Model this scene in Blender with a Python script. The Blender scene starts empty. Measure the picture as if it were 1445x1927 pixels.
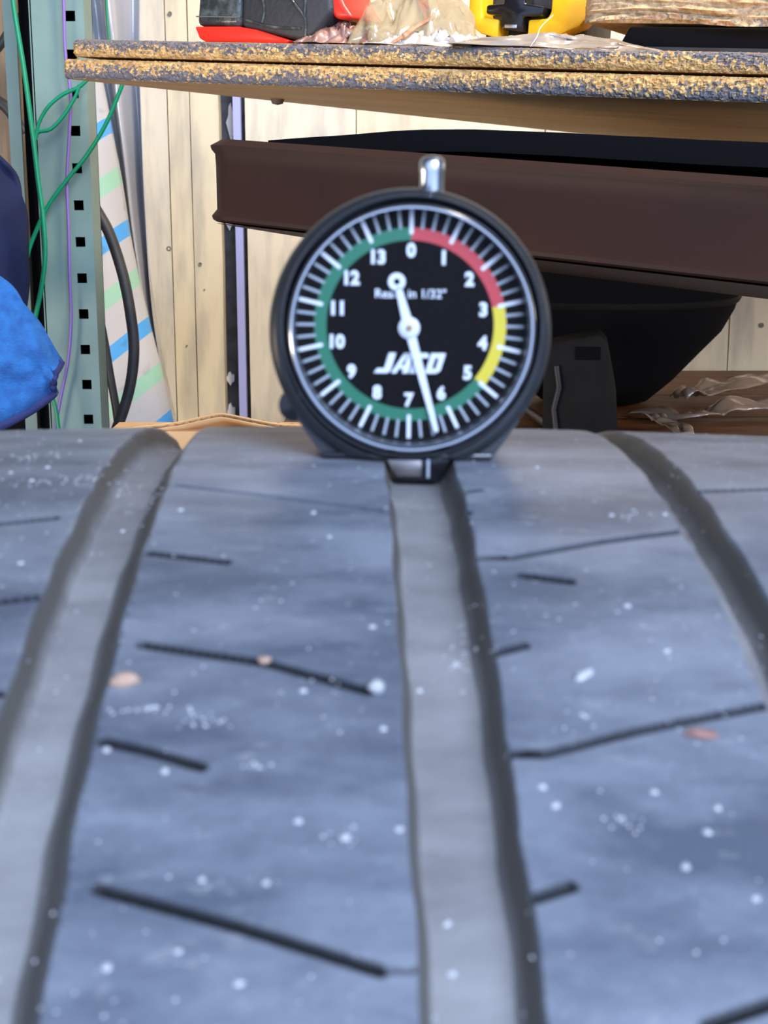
import bpy, bmesh, math, random
import numpy as np
from mathutils import Vector, Matrix, noise
R_ = math.radians
random.seed(7); rng = np.random.default_rng(7)
S = bpy.context.scene; COL = S.collection

# ---------------------------------------------------------------- camera
FPX = 2670.0; PITCH = R_(12.5); TR = 0.320
CAMZ = 0.0          # set below so that the tyre stands on the floor
cd, cz = 0.340, 0.301                              # tyre axis in camera depth / drop
TY = cd*math.cos(PITCH) - cz*math.sin(PITCH)
CAMZ = TR + cd*math.sin(PITCH) + cz*math.cos(PITCH) - .0009
cam_d = bpy.data.cameras.new('camera'); cam = bpy.data.objects.new('camera', cam_d); COL.objects.link(cam)
cam.location = (0, 0, CAMZ); cam.rotation_euler = (math.pi/2 - PITCH, 0, 0)
cam_d.sensor_fit = 'HORIZONTAL'; cam_d.sensor_width = 36; cam_d.lens = FPX/1445*36
cam_d.clip_start = 0.01; cam_d.clip_end = 50
cam_d.dof.use_dof = True; cam_d.dof.focus_distance = 0.80; cam_d.dof.aperture_fstop = 52
S.camera = cam
# ---------------------------------------------------------------- world, lights, exposure
S.view_settings.view_transform = 'Standard'; S.view_settings.look = 'None'
S.view_settings.gamma = 1; S.view_settings.use_curve_mapping = False
S.view_settings.exposure = 0.0
w = bpy.data.worlds.new('world'); S.world = w; w.use_nodes = True
w.node_tree.nodes['Background'].inputs[0].default_value = (0.48, 0.64, 1.0, 1)
w.node_tree.nodes['Background'].inputs[1].default_value = 2.0
def area(name, loc, target, size, power, col):
    l = bpy.data.lights.new(name, 'AREA'); l.energy = power; l.color = col; l.size = size
    o = bpy.data.objects.new(name, l); COL.objects.link(o); o.location = loc
    o.rotation_euler = (Vector(target)-Vector(loc)).to_track_quat('-Z', 'Y').to_euler(); return o
area('cool_door_light', (0.60, -0.95, 1.40), (0, .1, .6), 0.9, 56, (0.58, 0.72, 1.0))
area('warm_shop_light', (0.5, 0.55, 1.75), (0.1, 1.3, .7), 0.35, 9, (1.0, 0.83, 0.62)).data.spread = R_(92)
area('warm_low_fill', (-0.85, 0.35, 0.42), (0.15, 1.4, .75), 0.3, 6.5, (1.0, 0.84, 0.66))  # unseen warm fill, added to light the board underside from below
area('warm_right_fill', (1.05, 0.75, 0.80), (0.45, 1.7, .58), 0.25, 4.5, (1.0, 0.86, 0.68))  # unseen fill, added to brighten the lower right of the wall

# ---------------------------------------------------------------- helpers
def ray(px, py):
    v = Vector(((px-722.5)/FPX, -(py-963.5)/FPX, -1.0))
    return Matrix.Rotation(math.pi/2-PITCH, 3, 'X') @ v      # scaled so that t == camera depth
CAM = Vector((0, 0, CAMZ))
def onY(px, py, Y): d = ray(px, py); return CAM + d*(Y/d.y)
def onZ(px, py, Z): d = ray(px, py); return CAM + d*((Z-CAMZ)/d.z)
def at(px, py, dep): return CAM + ray(px, py)*dep

def M(name, col, rough=.6, metal=0, spec=.5, col2=None, scale=20, detail=4, bump=0, bscale=None, mix=(.35,.65), coat=0, stretch=None):
    m = bpy.data.materials.new(name); m.use_nodes = True; nt = m.node_tree; b = nt.nodes['Principled BSDF']
    b.inputs['Base Color'].default_value = (*col, 1); b.inputs['Roughness'].default_value = rough
    b.inputs['Metallic'].default_value = metal; b.inputs['Specular IOR Level'].default_value = spec
    b.inputs['Coat Weight'].default_value = coat
    tc = nt.nodes.new('ShaderNodeTexCoord'); src = tc.outputs['Object']
    if stretch:
        mp = nt.nodes.new('ShaderNodeMapping'); mp.inputs['Scale'].default_value = stretch
        nt.links.new(src, mp.inputs[0]); src = mp.outputs[0]
    if col2:
        n = nt.nodes.new('ShaderNodeTexNoise'); n.inputs['Scale'].default_value = scale; n.inputs['Detail'].default_value = detail
        nt.links.new(src, n.inputs['Vector'])
        r = nt.nodes.new('ShaderNodeValToRGB'); r.color_ramp.elements[0].position = mix[0]; r.color_ramp.elements[1].position = mix[1]
        r.color_ramp.elements[0].color = (*col, 1); r.color_ramp.elements[1].color = (*col2, 1)
        nt.links.new(n.outputs['Fac'], r.inputs[0]); nt.links.new(r.outputs[0], b.inputs['Base Color'])
    if bump:
        n = nt.nodes.new('ShaderNodeTexNoise'); n.inputs['Scale'].default_value = bscale or scale; n.inputs['Detail'].default_value = 5
        nt.links.new(src, n.inputs['Vector'])
        bp = nt.nodes.new('ShaderNodeBump'); bp.inputs['Strength'].default_value = bump; bp.inputs['Distance'].default_value = .001
        nt.links.new(n.outputs['Fac'], bp.inputs['Height']); nt.links.new(bp.outputs[0], b.inputs['Normal'])
    return m
def mesh_obj(name, verts, faces, mat, parent=None, smooth=False, mats=None):
    me = bpy.data.meshes.new(name); me.from_pydata([tuple(v) for v in verts], [], [tuple(f) for f in faces])
    me.update()
    if mat: me.materials.append(mat)
    if smooth: me.shade_smooth()
    o = bpy.data.objects.new(name, me); COL.objects.link(o)
    if parent: o.parent = parent
    return o
class MB:
    def __init__(s): s.v = []; s.f = []
    def add(s, v, f):
        n = len(s.v); s.v += [tuple(x) for x in v]; s.f += [tuple(i+n for i in q) for q in f]; return s
    def box(s, x0, x1, y0, y1, z0, z1):
        v = [(x, y, z) for x in (x0, x1) for y in (y0, y1) for z in (z0, z1)]
        return s.add(v, [(0,1,3,2),(4,6,7,5),(0,4,5,1),(2,3,7,6),(0,2,6,4),(1,5,7,3)])
    def tube(s, pts, r, n=10, cap=True):
        pts = [Vector(p) for p in pts]; rs = r if hasattr(r, '__len__') else [r]*len(pts)
        V = []; up = Vector((0.13, 1, 0.07)).normalized()
        for i, p in enumerate(pts):
            t = (pts[min(i+1, len(pts)-1)]-pts[max(i-1, 0)]).normalized()
            a = t.cross(up)
            if a.length < 1e-3: a = t.cross(Vector((1, 0, 0)))
            a.normalize(); b = t.cross(a).normalized()
            for k in range(n):
                an = 2*math.pi*k/n; V.append(p+(a*math.cos(an)+b*math.sin(an))*rs[i])
        F = [(i*n+k, i*n+(k+1) % n, (i+1)*n+(k+1) % n, (i+1)*n+k) for i in range(len(pts)-1) for k in range(n)]
        if cap: F += [tuple(range(n))[::-1], tuple(range((len(pts)-1)*n, len(pts)*n))]
        return s.add(V, F)
    def lathe(s, prof, n=96, axis='Y', c=(0, 0, 0), closed=False):      # prof: (radius, along axis)
        V = []
        for r, h in prof:
            for k in range(n):
                a = 2*math.pi*k/n
                if axis == 'Y': V.append((c[0]+r*math.cos(a), c[1]+h, c[2]+r*math.sin(a)))
                else: V.append((c[0]+r*math.cos(a), c[1]+r*math.sin(a), c[2]+h))
        m = len(prof)
        F = [(i*n+k, i*n+(k+1) % n, ((i+1) % m)*n+(k+1) % n, ((i+1) % m)*n+k) for i in range(m if closed else m-1) for k in range(n)]
        return s.add(V, F)
    def disc(s, r, y, n=64, c=(0, 0)):
        return s.add([(c[0]+r*math.cos(2*math.pi*k/n), y, c[1]+r*math.sin(2*math.pi*k/n)) for k in range(n)], [tuple(range(n))])
    def prism(s, poly, y0, y1):           # poly in XZ
        n = len(poly); V = [(x, y0, z) for x, z in poly]+[(x, y1, z) for x, z in poly]
        return s.add(V, [tuple(range(n)), tuple(range(n, 2*n))[::-1]]+[(i, (i+1) % n, n+(i+1) % n, n+i) for i in range(n)])
    def build(s, name, mat, parent=None, smooth=False, bevel=0, seg=2, sub=0):
        o = mesh_obj(name, s.v, s.f, mat, parent)
        bm = bmesh.new(); bm.from_mesh(o.data); bmesh.ops.recalc_face_normals(bm, faces=bm.faces)
        if bevel:
            es = [e for e in bm.edges if len(e.link_faces) == 2 and e.calc_face_angle(0) > .5]
            bmesh.ops.bevel(bm, geom=es, offset=bevel, segments=seg, profile=.5, affect='EDGES', clamp_overlap=True)
        if smooth:
            for f in bm.faces: f.smooth = True
            for e in bm.edges:
                if len(e.link_faces) == 2 and e.calc_face_angle(0) > R_(38): e.smooth = False
        bm.to_mesh(o.data); bm.free()
        if sub:
            md = o.modifiers.new('sub', 'SUBSURF'); md.levels = sub; md.render_levels = sub
        return o
def empty(name, loc, label, cat, rot=(0, 0, 0), group=None):
    o = bpy.data.objects.new(name, None); COL.objects.link(o); o.empty_display_size = .02
    o.location = loc; o.rotation_euler = rot; o['label'] = label; o['category'] = cat
    if group: o['group'] = group
    return o
def tag(o, label=None, cat=None, group=None, kind=None):
    if label: o['label'] = label
    if cat: o['category'] = cat
    if group: o['group'] = group
    if kind: o['kind'] = kind
    return o
def spline(pts, n=8):
    P = [Vector(p) for p in pts]; P = [P[0]*2-P[1]]+P+[P[-1]*2-P[-2]]; out = []
    for i in range(1, len(P)-2):
        for k in range(n):
            t = k/n; a, b, c, d = P[i-1:i+3]
            out.append(.5*((2*b)+(c-a)*t+(2*a-5*b+4*c-d)*t*t+(3*b-a-3*c+d)*t**3))
    out.append(P[-2]); return out
def sheet(name, fn, nu, nv, mat, parent=None, thick=.0006, smooth=True):
    V = [fn(i/(nu-1), j/(nv-1)) for j in range(nv) for i in range(nu)]
    F = [(j*nu+i, j*nu+i+1, (j+1)*nu+i+1, (j+1)*nu+i) for j in range(nv-1) for i in range(nu-1)]
    o = mesh_obj(name, V, F, mat, parent, smooth)
    if thick:
        md = o.modifiers.new('thickness', 'SOLIDIFY'); md.thickness = thick; md.offset = 0
    return o
def nz(x, y, z=0, s=1): return noise.noise(Vector((x*s, y*s, z*s)))

# ---------------------------------------------------------------- materials
wood_wall = M('painted_plank', (.80, .70, .49), .6, col2=(.42, .38, .31), scale=11, stretch=(4, 4, .8), bump=.15, bscale=30, mix=(.45, .80))
wood_wall2 = M('painted_plank_grey', (.74, .67, .53), .6, col2=(.50, .46, .39), scale=14, stretch=(5, 5, 1), bump=.3, bscale=40, mix=(.45, .8))
black_gap = M('black_tar_strip', (.06, .06, .065), .7, col2=(.11, .11, .12), scale=60)
lilac = M('lilac_plastic', (.40, .43, .78), .5)
white_chip = M('white_paint', (.75, .74, .78), .6)
concrete = M('concrete', (.22, .21, .20), .85, col2=(.13, .125, .12), scale=8, bump=.4)
green_steel = M('pale_green_paint', (.165, .26, .235), .45, col2=(.13, .21, .19), scale=25, mix=(.3, .8))
dark_in = M('black_and_shade', (.004, .004, .005), .9, spec=.12)  # near-black of black things, and of shade painted into recesses
green_wire = M('green_wire', (.0, .22, .10), .35)
purple_wire = M('purple_wire', (.20, .12, .38), .4)
black_rub = M('black_rubber', (.02, .022, .022), .5, col2=(.04, .04, .04), scale=40)
blue_cloth = M('blue_microfibre', (.010, .075, .28), .95, col2=(.014, .12, .38), scale=120, bump=.8, bscale=500)
navy = M('navy_hem', (.012, .022, .11), .9, bump=.5, bscale=400)
navy_dark = M('dark_navy_cloth', (.005, .010, .045), .95, bump=.5, bscale=200)
tan_wood = M('board_underside', (.66, .36, .12), .55, col2=(.46, .25, .08), scale=6, stretch=(1, 4, 4), mix=(.3, .7))
brown_pl = M('brown_enamel', (.032, .014, .010), .52, spec=.18, col2=(.028, .013, .010), scale=30)
brown_bench = M('brown_stained_wood', (.20, .072, .024), .5, col2=(.08, .028, .010), scale=22, stretch=(1, 4, 1), bump=.3)
card = M('cardboard', (.62, .36, .15), .8, col2=(.52, .29, .12), scale=40)
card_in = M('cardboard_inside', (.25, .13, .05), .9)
chrome = M('chrome', (.55, .58, .63), .2, metal=1)
chrome_r = M('brushed_chrome', (.62, .66, .72), .28, metal=1, bump=.05, bscale=300)
hous = M('black_moulded_plastic', (.018, .020, .023), .38, bump=.05, bscale=900)
gloss_black = M('gloss_black', (.008, .008, .010), .16)
dial_black = M('dial_black', (.003, .002, .002), .6, spec=.05)
p_white = M('print_white', (.56, .58, .63), .5); p_grey = M('print_grey', (.26, .29, .32), .5)
p_red = M('print_red', (.37, .022, .028), .5); p_yel = M('print_yellow', (.50, .39, .012), .5); p_grn = M('print_green', (.0, .105, .052), .5)
brass = M('brass', (.34, .20, .08), .4, metal=.5)
red_pl = M('red_plastic', (.85, .03, .015), .35); blk_grip = M('charcoal_grip', (.03, .03, .034), .55, bump=.5, bscale=250)
grey_gl = M('worn_glossy_black', (.03, .035, .035), .25, col2=(.12, .14, .13), scale=130, mix=(.45, .75), bump=.3, bscale=300)
yel_pl = M('yellow_plastic', (.85, .50, .01), .4, col2=(.70, .36, .01), scale=60, mix=(.5, .8))
stone = M('pale_grit', (.44, .43, .43), .5); stone_o = M('orange_chip', (.40, .25, .17), .6); stone_r = M('reddish_chip', (.27, .13, .10), .6)
splint = M('splinter_wood', (.52, .30, .17), .7, col2=(.36, .17, .09), scale=200)
grey_pl = M('dim_grey_plastic', (.014, .013, .013), .7, spec=.2, col2=(.009, .009, .009), scale=40)
fibre = M('white_fibre', (.7, .68, .62), .5)

def film_mat(name, tint, alpha, rough=.12):
    m = bpy.data.materials.new(name); m.use_nodes = True; nt = m.node_tree; b = nt.nodes['Principled BSDF']
    b.inputs['Base Color'].default_value = (*tint, 1); b.inputs['Roughness'].default_value = rough
    b.inputs['Alpha'].default_value = alpha; b.inputs['Specular IOR Level'].default_value = 1.0
    b.inputs['Coat Weight'].default_value = 1; b.inputs['Coat Roughness'].default_value = .08
    return m
clear_film = film_mat('clear_film', (.50, .42, .26), .38)
pink_film = film_mat('pinkish_film', (.30, .16, .13), .92, .4)
silver_film = film_mat('silver_brown_film', (.34, .28, .22), .95, .22)
drape_film = film_mat('grey_sheet', (.42, .43, .47), .9, .35)

# glass of the dial: clear with a fresnel reflection
def glass_mat():
    m = bpy.data.materials.new('dial_glass'); m.use_nodes = True; nt = m.node_tree; nt.nodes.clear()
    o = nt.nodes.new('ShaderNodeOutputMaterial'); mx = nt.nodes.new('ShaderNodeMixShader')
    t = nt.nodes.new('ShaderNodeBsdfTransparent'); g = nt.nodes.new('ShaderNodeBsdfGlossy'); g.inputs['Roughness'].default_value = .06
    f = nt.nodes.new('ShaderNodeFresnel'); f.inputs[0].default_value = 1.12
    nt.links.new(f.outputs[0], mx.inputs[0]); nt.links.new(t.outputs[0], mx.inputs[1]); nt.links.new(g.outputs[0], mx.inputs[2])
    nt.links.new(mx.outputs[0], o.inputs[0]); return m
glass = glass_mat()

# chipboard edge: bright chips with worn blue-grey paint; attribute 'paint' says where the paint holds
def chip_mat(name, tan1, tan2, paint):
    m = bpy.data.materials.new(name); m.use_nodes = True; nt = m.node_tree; b = nt.nodes['Principled BSDF']; L = nt.links.new
    N = nt.nodes.new; b.inputs['Roughness'].default_value = .8
    tc = N('ShaderNodeTexCoord'); v = N('ShaderNodeTexVoronoi'); v.inputs['Scale'].default_value = 520
    n1 = N('ShaderNodeTexNoise'); n1.inputs['Scale'].default_value = 260; n1.inputs['Detail'].default_value = 6; n1.inputs['Roughness'].default_value = .7
    L(tc.outputs['Object'], v.inputs['Vector']); L(tc.outputs['Object'], n1.inputs['Vector'])
    r = N('ShaderNodeValToRGB'); e = r.color_ramp.elements; e[0].position = .32; e[0].color = (*tan2, 1); e[1].position = .62; e[1].color = (*tan1, 1)
    L(n1.outputs['Fac'], r.inputs[0])
    mu = N('ShaderNodeMix'); mu.data_type = 'RGBA'; mu.blend_type = 'MULTIPLY'; mu.inputs[0].default_value = .12
    L(r.outputs[0], mu.inputs[6]); L(v.outputs['Color'], mu.inputs[7])
    at_ = N('ShaderNodeAttribute'); at_.attribute_name = 'paint'
    n2 = N('ShaderNodeTexNoise'); n2.inputs['Scale'].default_value = 420; n2.inputs['Detail'].default_value = 5
    L(tc.outputs['Object'], n2.inputs['Vector'])
    n3 = N('ShaderNodeTexNoise'); n3.inputs['Scale'].default_value = 28; n3.inputs['Detail'].default_value = 2
    L(tc.outputs['Object'], n3.inputs['Vector'])
    a1 = N('ShaderNodeMath'); a1.operation = 'MULTIPLY_ADD'; a1.inputs[1].default_value = 2.8; L(n2.outputs['Fac'], a1.inputs[0]); L(at_.outputs['Fac'], a1.inputs[2])
    a2 = N('ShaderNodeMath'); a2.operation = 'MULTIPLY_ADD'; a2.inputs[1].default_value = 1.0; L(n3.outputs['Fac'], a2.inputs[0]); L(a1.outputs[0], a2.inputs[2])
    r2 = N('ShaderNodeValToRGB'); r2.color_ramp.elements[0].position = .0; r2.color_ramp.elements[1].position = .12
    s = N('ShaderNodeMath'); s.operation = 'SUBTRACT'; s.inputs[1].default_value = 2.38; L(a2.outputs[0], s.inputs[0]); L(s.outputs[0], r2.inputs[0])
    mx = N('ShaderNodeMix'); mx.data_type = 'RGBA'; mx.inputs[7].default_value = (*paint, 1)
    L(r2.outputs[0], mx.inputs[0]); L(mu.outputs[2], mx.inputs[6]); L(mx.outputs[2], b.inputs['Base Color'])
    bp = N('ShaderNodeBump'); bp.inputs['Distance'].default_value = .002; bp.inputs['Strength'].default_value = .9
    L(n1.outputs['Fac'], bp.inputs['Height']); L(bp.outputs[0], b.inputs['Normal'])
    return m
chip = chip_mat('chipboard_edge', (.92, .58, .22), (.38, .19, .06), (.17, .155, .16))
chip_pale = chip_mat('pale_chipboard', (.72, .52, .30), (.30, .19, .09), (.22, .20, .17))

# ---------------------------------------------------------------- setting
fl = MB().box(-2.2, 2.2, -1.5, 2.2, -.05, 0).build('floor', concrete); fl['kind'] = 'structure'
dim = M('dim_plaster', (.20, .19, .18), .9, col2=(.14, .135, .13), scale=4)
for nm, b_ in (('ceiling', (-1.85, 1.85, -1.2, 1.8, 2.2, 2.25)), ('wall_left', (-1.85, -1.80, -1.2, 1.8, 0, 2.2)), ('wall_right', (1.80, 1.85, -1.2, 1.8, 0, 2.2))):
    MB().box(*b_).build(nm, dim)['kind'] = 'structure'
WY = 1.70
wall = empty('wall_back', (0, WY+.03, 0), '', ''); del wall['label']; del wall['category']; wall['kind'] = 'structure'
MB().box(-1.8, 1.8, 0.0, .04, 0, 2.2).build('backing', black_gap, wall)
def wx(px, py=450): return onY(px, py, WY).x
seams = [(-1.8, wx(-420)), (wx(-418), wx(-120)), (wx(-118), wx(163)), (wx(165), wx(322)), (wx(324), wx(363)), (wx(365), wx(417)), (wx(466), wx(670)), (wx(672), wx(1020)), (wx(1022), wx(1379)), (wx(1382), wx(1700)), (wx(1702), 1.8)]
for i, (a, b) in enumerate(seams):
    off = -.03+random.uniform(-.002, .002)
    nzs = 40
    V = []; F = []
    for k in range(nzs+1):
        z = 2.2*k/nzs; j = .0015*nz(i*3.1, z*40) if i in (5, 6) else .0006*nz(i*3.1, z*20)
        V += [(a, off, z), (b+j, off, z), (b+j, off+.028, z), (a, off+.028, z)]
    for k in range(nzs):
        for q in range(4): F.append((k*4+q, k*4+(q+1) % 4, k*4+4+(q+1) % 4, k*4+4+q))
    F += [(0, 1, 2, 3), (nzs*4, nzs*4+1, nzs*4+2, nzs*4+3)]
    MB().add(V, F).build('plank', wood_wall2 if i in (6, 3) else wood_wall, wall)
MB().box(wx(444), wx(458), -.034, -.02, 0, 2.2).build('lilac_strip', lilac, wall)['label'] = 'lilac vertical strip beside black gap'
for (py0, py1, px) in ((195, 262, 431), (402, 432, 428), (705, 728, 430), (765, 800, 431)):
    p0 = onY(px-8, py1, WY); p1 = onY(px+8, py0, WY)
    pl = []
    for k in range(12):
        a = 2*math.pi*k/12; rr = 1+.25*math.sin(k*2.3)
        pl.append(((p0.x+p1.x)/2+.5*(p1.x-p0.x)*rr*math.cos(a)*.9, (p0.z+p1.z)/2+.5*(p1.z-p0.z)*rr*math.sin(a)))
    MB().prism(pl, -.008, 0).build('paint_flake', white_chip, wall)
# knots and nail heads in the planks
for (px, py, r) in ((377, 497, .0022), (318, 468, .003), (320, 26, .0025), (1432, 612, .003), (385, 545, .001), (352, 650, .001)):
    p = onY(px, py, WY); MB().lathe([(0.0001, -.0315), (r, -.032), (r*.8, -.029)], n=12, c=(p.x, 0, p.z)).build('knot', M('knot_dark', (.18, .17, .14), .8) if 'knot_dark' not in bpy.data.materials else bpy.data.materials['knot_dark'], wall)

# ---------------------------------------------------------------- tyre
YAW = math.atan((722.5-645)/FPX); ROLL = R_(.32)
tyre = empty('tyre', (-math.sin(YAW)*TY-2*TR*math.sin(ROLL), math.cos(YAW)*TY, 0), 'worn dusty black car tyre standing upright, filling the foreground', 'tyre', (0, ROLL, YAW))
Tm = Matrix.Translation(tyre.location) @ Matrix.Rotation(YAW, 4, 'Z') @ Matrix.Rotation(ROLL, 4, 'Y')
Ti = Tm.inverted(); XC = -.008
def crown(x): return ((x-XC)**2)/5.0
def tyre_xs(px, py):                     # pixel -> (x, s) on the tread, s = arc length from the top towards the camera
    o = Ti @ CAM; d = Ti.to_3x3() @ ray(px, py)
    r = TR
    for _ in range(4):
        a = d.y**2+d.z**2; b = o.y*d.y+(o.z-TR)*d.z; c = o.y**2+(o.z-TR)**2-r*r
        disc = max(b*b-a*c, 0); t = (-b-math.sqrt(disc))/a; p = o+d*t; r = TR-crown(p.x)
    return p.x, TR*math.atan2(-p.y, p.z-TR)
def tread_pt(x, s, h=0):
    r = TR-crown(x)+h; a = s/TR; return Tm @ Vector((x, -r*math.sin(a), TR+r*math.cos(a)))
GD = .0051
# groove: (left top, left bottom, right bottom, right top)
GR = [(-.0430, -.0404, -.0342, -.0300), (.0072, .0090, .0176, .0201), (.0535, .0552, .0575, .0612)]
GR.append((-.0905, -.0885, -.0840, -.0820))
sipes_px = [([(335, 914), (520, 935), (715, 960)], .5, .0012), ([(285, 1042), (425, 1058)], .9, .003), ([(268, 1214), (500, 1248), (692, 1301)], .9, .003),
    ([(195, 1396), (270, 1412), (378, 1443)], .85, .003), ([(185, 1674), (450, 1745), (715, 1828)], .8, .003), ([(715, 1828), (780, 1824)], .35, .0012),
    ([(866, 927), (900, 922)], .8, .003), ([(890, 1051), (960, 1050), (1130, 1020), (1300, 998)], .75, .002), ([(982, 1083), (1072, 1095)], 1.0, .003),
    ([(912, 1234), (985, 1215)], .9, .003), ([(955, 1418), (1020, 1420), (1200, 1375), (1490, 1318)], .8, .003), ([(985, 1696), (1075, 1668)], .8, .003),
    ([(1330, 1930), (1500, 1872)], .8, .003), ([(1320, 925), (1500, 920)], .6, .002), ([(-60, 993), (105, 975)], .7, .002), ([(-60, 1140), (65, 1125)], .8, .003),
    ([(-60, 1312), (10, 1305)], .7, .002), ([(865, 968), (880, 965)], .8, .003)]
xs = np.unique(np.concatenate([np.arange(-.100, .1281, .00036)]+[np.array(g) for g in GR]+[np.array(g)+.0002*k for g in GR for k in (-1, 1)]))
s_f = np.arange(-.080, .345, .00031)
s_c = np.arange(.345+.008, 2*math.pi*TR-.080-.004, .008)
ss = np.concatenate([s_f, s_c])
X, SS = np.meshgrid(xs, ss)
H = np.zeros_like(X); GA = np.zeros_like(X); SA = np.zeros_like(X)
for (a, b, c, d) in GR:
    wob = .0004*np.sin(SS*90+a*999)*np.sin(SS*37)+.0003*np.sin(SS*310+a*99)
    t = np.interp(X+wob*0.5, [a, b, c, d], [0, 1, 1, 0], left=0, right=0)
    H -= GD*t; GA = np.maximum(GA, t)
for pl, wmm, dep in sipes_px:
    q = [tyre_xs(*p) for p in pl]
    D = np.full(X.shape, 9.)
    for (x0, s0), (x1, s1) in zip(q[:-1], q[1:]):
        vx, vs = x1-x0, s1-s0; L2 = vx*vx+vs*vs
        t = np.clip(((X-x0)*vx+(SS-s0)*vs)/L2, 0, 1)
        D = np.minimum(D, np.hypot(X-x0-t*vx, SS-s0-t*vs))
    wv = wmm*.001*.72
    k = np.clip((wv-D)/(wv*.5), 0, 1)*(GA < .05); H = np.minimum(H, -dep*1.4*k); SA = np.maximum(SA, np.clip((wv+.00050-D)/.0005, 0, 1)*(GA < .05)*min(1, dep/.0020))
# small wear: scuffs, dips
H += .000012*rng.standard_normal(X.shape)*(SS < .345)
RR = TR-((X-XC)**2)/5.0+H
edge = np.clip((np.abs(X-.0136)-.100)/.014, 0, 1); RR -= .005*edge**2
A = SS/TR
co = np.stack([X, -RR*np.sin(A), TR+RR*np.cos(A)], -1).reshape(-1, 3)
nr, nc = X.shape
idx = np.arange(nr*nc).reshape(nr, nc); nx_ = np.vstack([idx[1:], idx[:1]])
quads = np.stack([idx[:, :-1], idx[:, 1:], nx_[:, 1:], nx_[:, :-1]], -1).reshape(-1, 4)
me = bpy.data.meshes.new('tread'); me.vertices.add(len(co)); me.vertices.foreach_set('co', co.ravel())
me.loops.add(quads.size); me.loops.foreach_set('vertex_index', quads.ravel().astype(np.int32))
me.polygons.add(len(quads)); me.polygons.foreach_set('loop_start', np.arange(0, quads.size, 4, dtype=np.int32))
me.update(calc_edges=True); me.shade_smooth()
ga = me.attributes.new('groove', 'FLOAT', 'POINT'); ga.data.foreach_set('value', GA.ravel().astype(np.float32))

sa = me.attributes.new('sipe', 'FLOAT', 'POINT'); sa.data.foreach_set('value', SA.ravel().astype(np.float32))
def rubber_mat():
    m = bpy.data.materials.new('dusty_rubber'); m.use_nodes = True; nt = m.node_tree; b = nt.nodes['Principled BSDF']; L = nt.links.new; N = nt.nodes.new
    tc = N('ShaderNodeTexCoord'); mp = N('ShaderNodeMapping'); mp.inputs['Scale'].default_value = (1, 2.2, 2.2); L(tc.outputs['Object'], mp.inputs[0])
    def noi(s, d=5, r=.6, src=None):
        n = N('ShaderNodeTexNoise'); n.inputs['Scale'].default_value = s; n.inputs['Detail'].default_value = d; n.inputs['Roughness'].default_value = r
        L(src or mp.outputs[0], n.inputs['Vector']); return n.outputs['Fac']
    def ramp(f, p0, c0, p1, c1):
        r = N('ShaderNodeValToRGB'); e = r.color_ramp.elements; e[0].position = p0; e[0].color = (*c0, 1); e[1].position = p1; e[1].color = (*c1, 1); L(f, r.inputs[0]); return r.outputs[0]
    rib = ramp(noi(28, 5, .65), .36, (.085, .098, .125), .64, (.215, .228, .26))
    dust = ramp(noi(150, 4, .7), .60, (0, 0, 0), .76, (1, 1, 1))
    mx = N('ShaderNodeMix'); mx.data_type = 'RGBA'; mx.inputs[7].default_value = (.33, .33, .33, 1); 
    mm = N('ShaderNodeMath'); mm.operation = 'MULTIPLY'; mm.inputs[1].default_value = .6; L(dust, mm.inputs[0]); L(mm.outputs[0], mx.inputs[0]); L(rib, mx.inputs[6])
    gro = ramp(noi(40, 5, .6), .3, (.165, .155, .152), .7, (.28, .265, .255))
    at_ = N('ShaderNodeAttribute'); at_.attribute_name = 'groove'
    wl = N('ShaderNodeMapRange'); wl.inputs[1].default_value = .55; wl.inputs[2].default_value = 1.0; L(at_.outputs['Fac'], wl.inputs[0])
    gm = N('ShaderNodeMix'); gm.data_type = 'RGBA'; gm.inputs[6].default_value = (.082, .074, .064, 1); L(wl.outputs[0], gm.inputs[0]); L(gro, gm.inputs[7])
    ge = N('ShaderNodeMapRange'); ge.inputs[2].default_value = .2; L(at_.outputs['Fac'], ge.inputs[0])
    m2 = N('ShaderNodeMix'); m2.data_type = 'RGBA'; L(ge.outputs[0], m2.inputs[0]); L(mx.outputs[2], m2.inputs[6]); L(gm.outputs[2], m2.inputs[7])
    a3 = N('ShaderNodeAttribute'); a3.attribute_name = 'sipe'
    m4 = N('ShaderNodeMix'); m4.data_type = 'RGBA'; m4.inputs[7].default_value = (.014, .013, .013, 1); L(a3.outputs['Fac'], m4.inputs[0]); L(m2.outputs[2], m4.inputs[6])  # bare rubber in the sipes, their shade painted in and past the edges
    L(m4.outputs[2], b.inputs['Base Color'])
    sp = N('ShaderNodeMapRange'); sp.inputs[3].default_value = .6; sp.inputs[4].default_value = .05; L(a3.outputs['Fac'], sp.inputs[0]); L(sp.outputs[0], b.inputs['Specular IOR Level'])
    rr = N('ShaderNodeMapRange'); L(noi(60), rr.inputs[0]); rr.inputs[3].default_value = .30; rr.inputs[4].default_value = .52
    m3 = N('ShaderNodeMath'); m3.operation = 'MULTIPLY_ADD'; m3.inputs[1].default_value = .35; L(at_.outputs['Fac'], m3.inputs[0]); L(rr.outputs[0], m3.inputs[2])
    m5 = N('ShaderNodeMath'); m5.operation = 'ADD'; L(m3.outputs[0], m5.inputs[0]); L(a3.outputs['Fac'], m5.inputs[1]); L(m5.outputs[0], b.inputs['Roughness'])
    bp = N('ShaderNodeBump'); bp.inputs['Distance'].default_value = .0002; bp.inputs['Strength'].default_value = .3
    L(noi(700, 3, .6, tc.outputs['Object']), bp.inputs['Height']); L(bp.outputs[0], b.inputs['Normal'])
    return m
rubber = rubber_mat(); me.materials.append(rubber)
tread = bpy.data.objects.new('tread', me); COL.objects.link(tread); tread.parent = tyre
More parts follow.
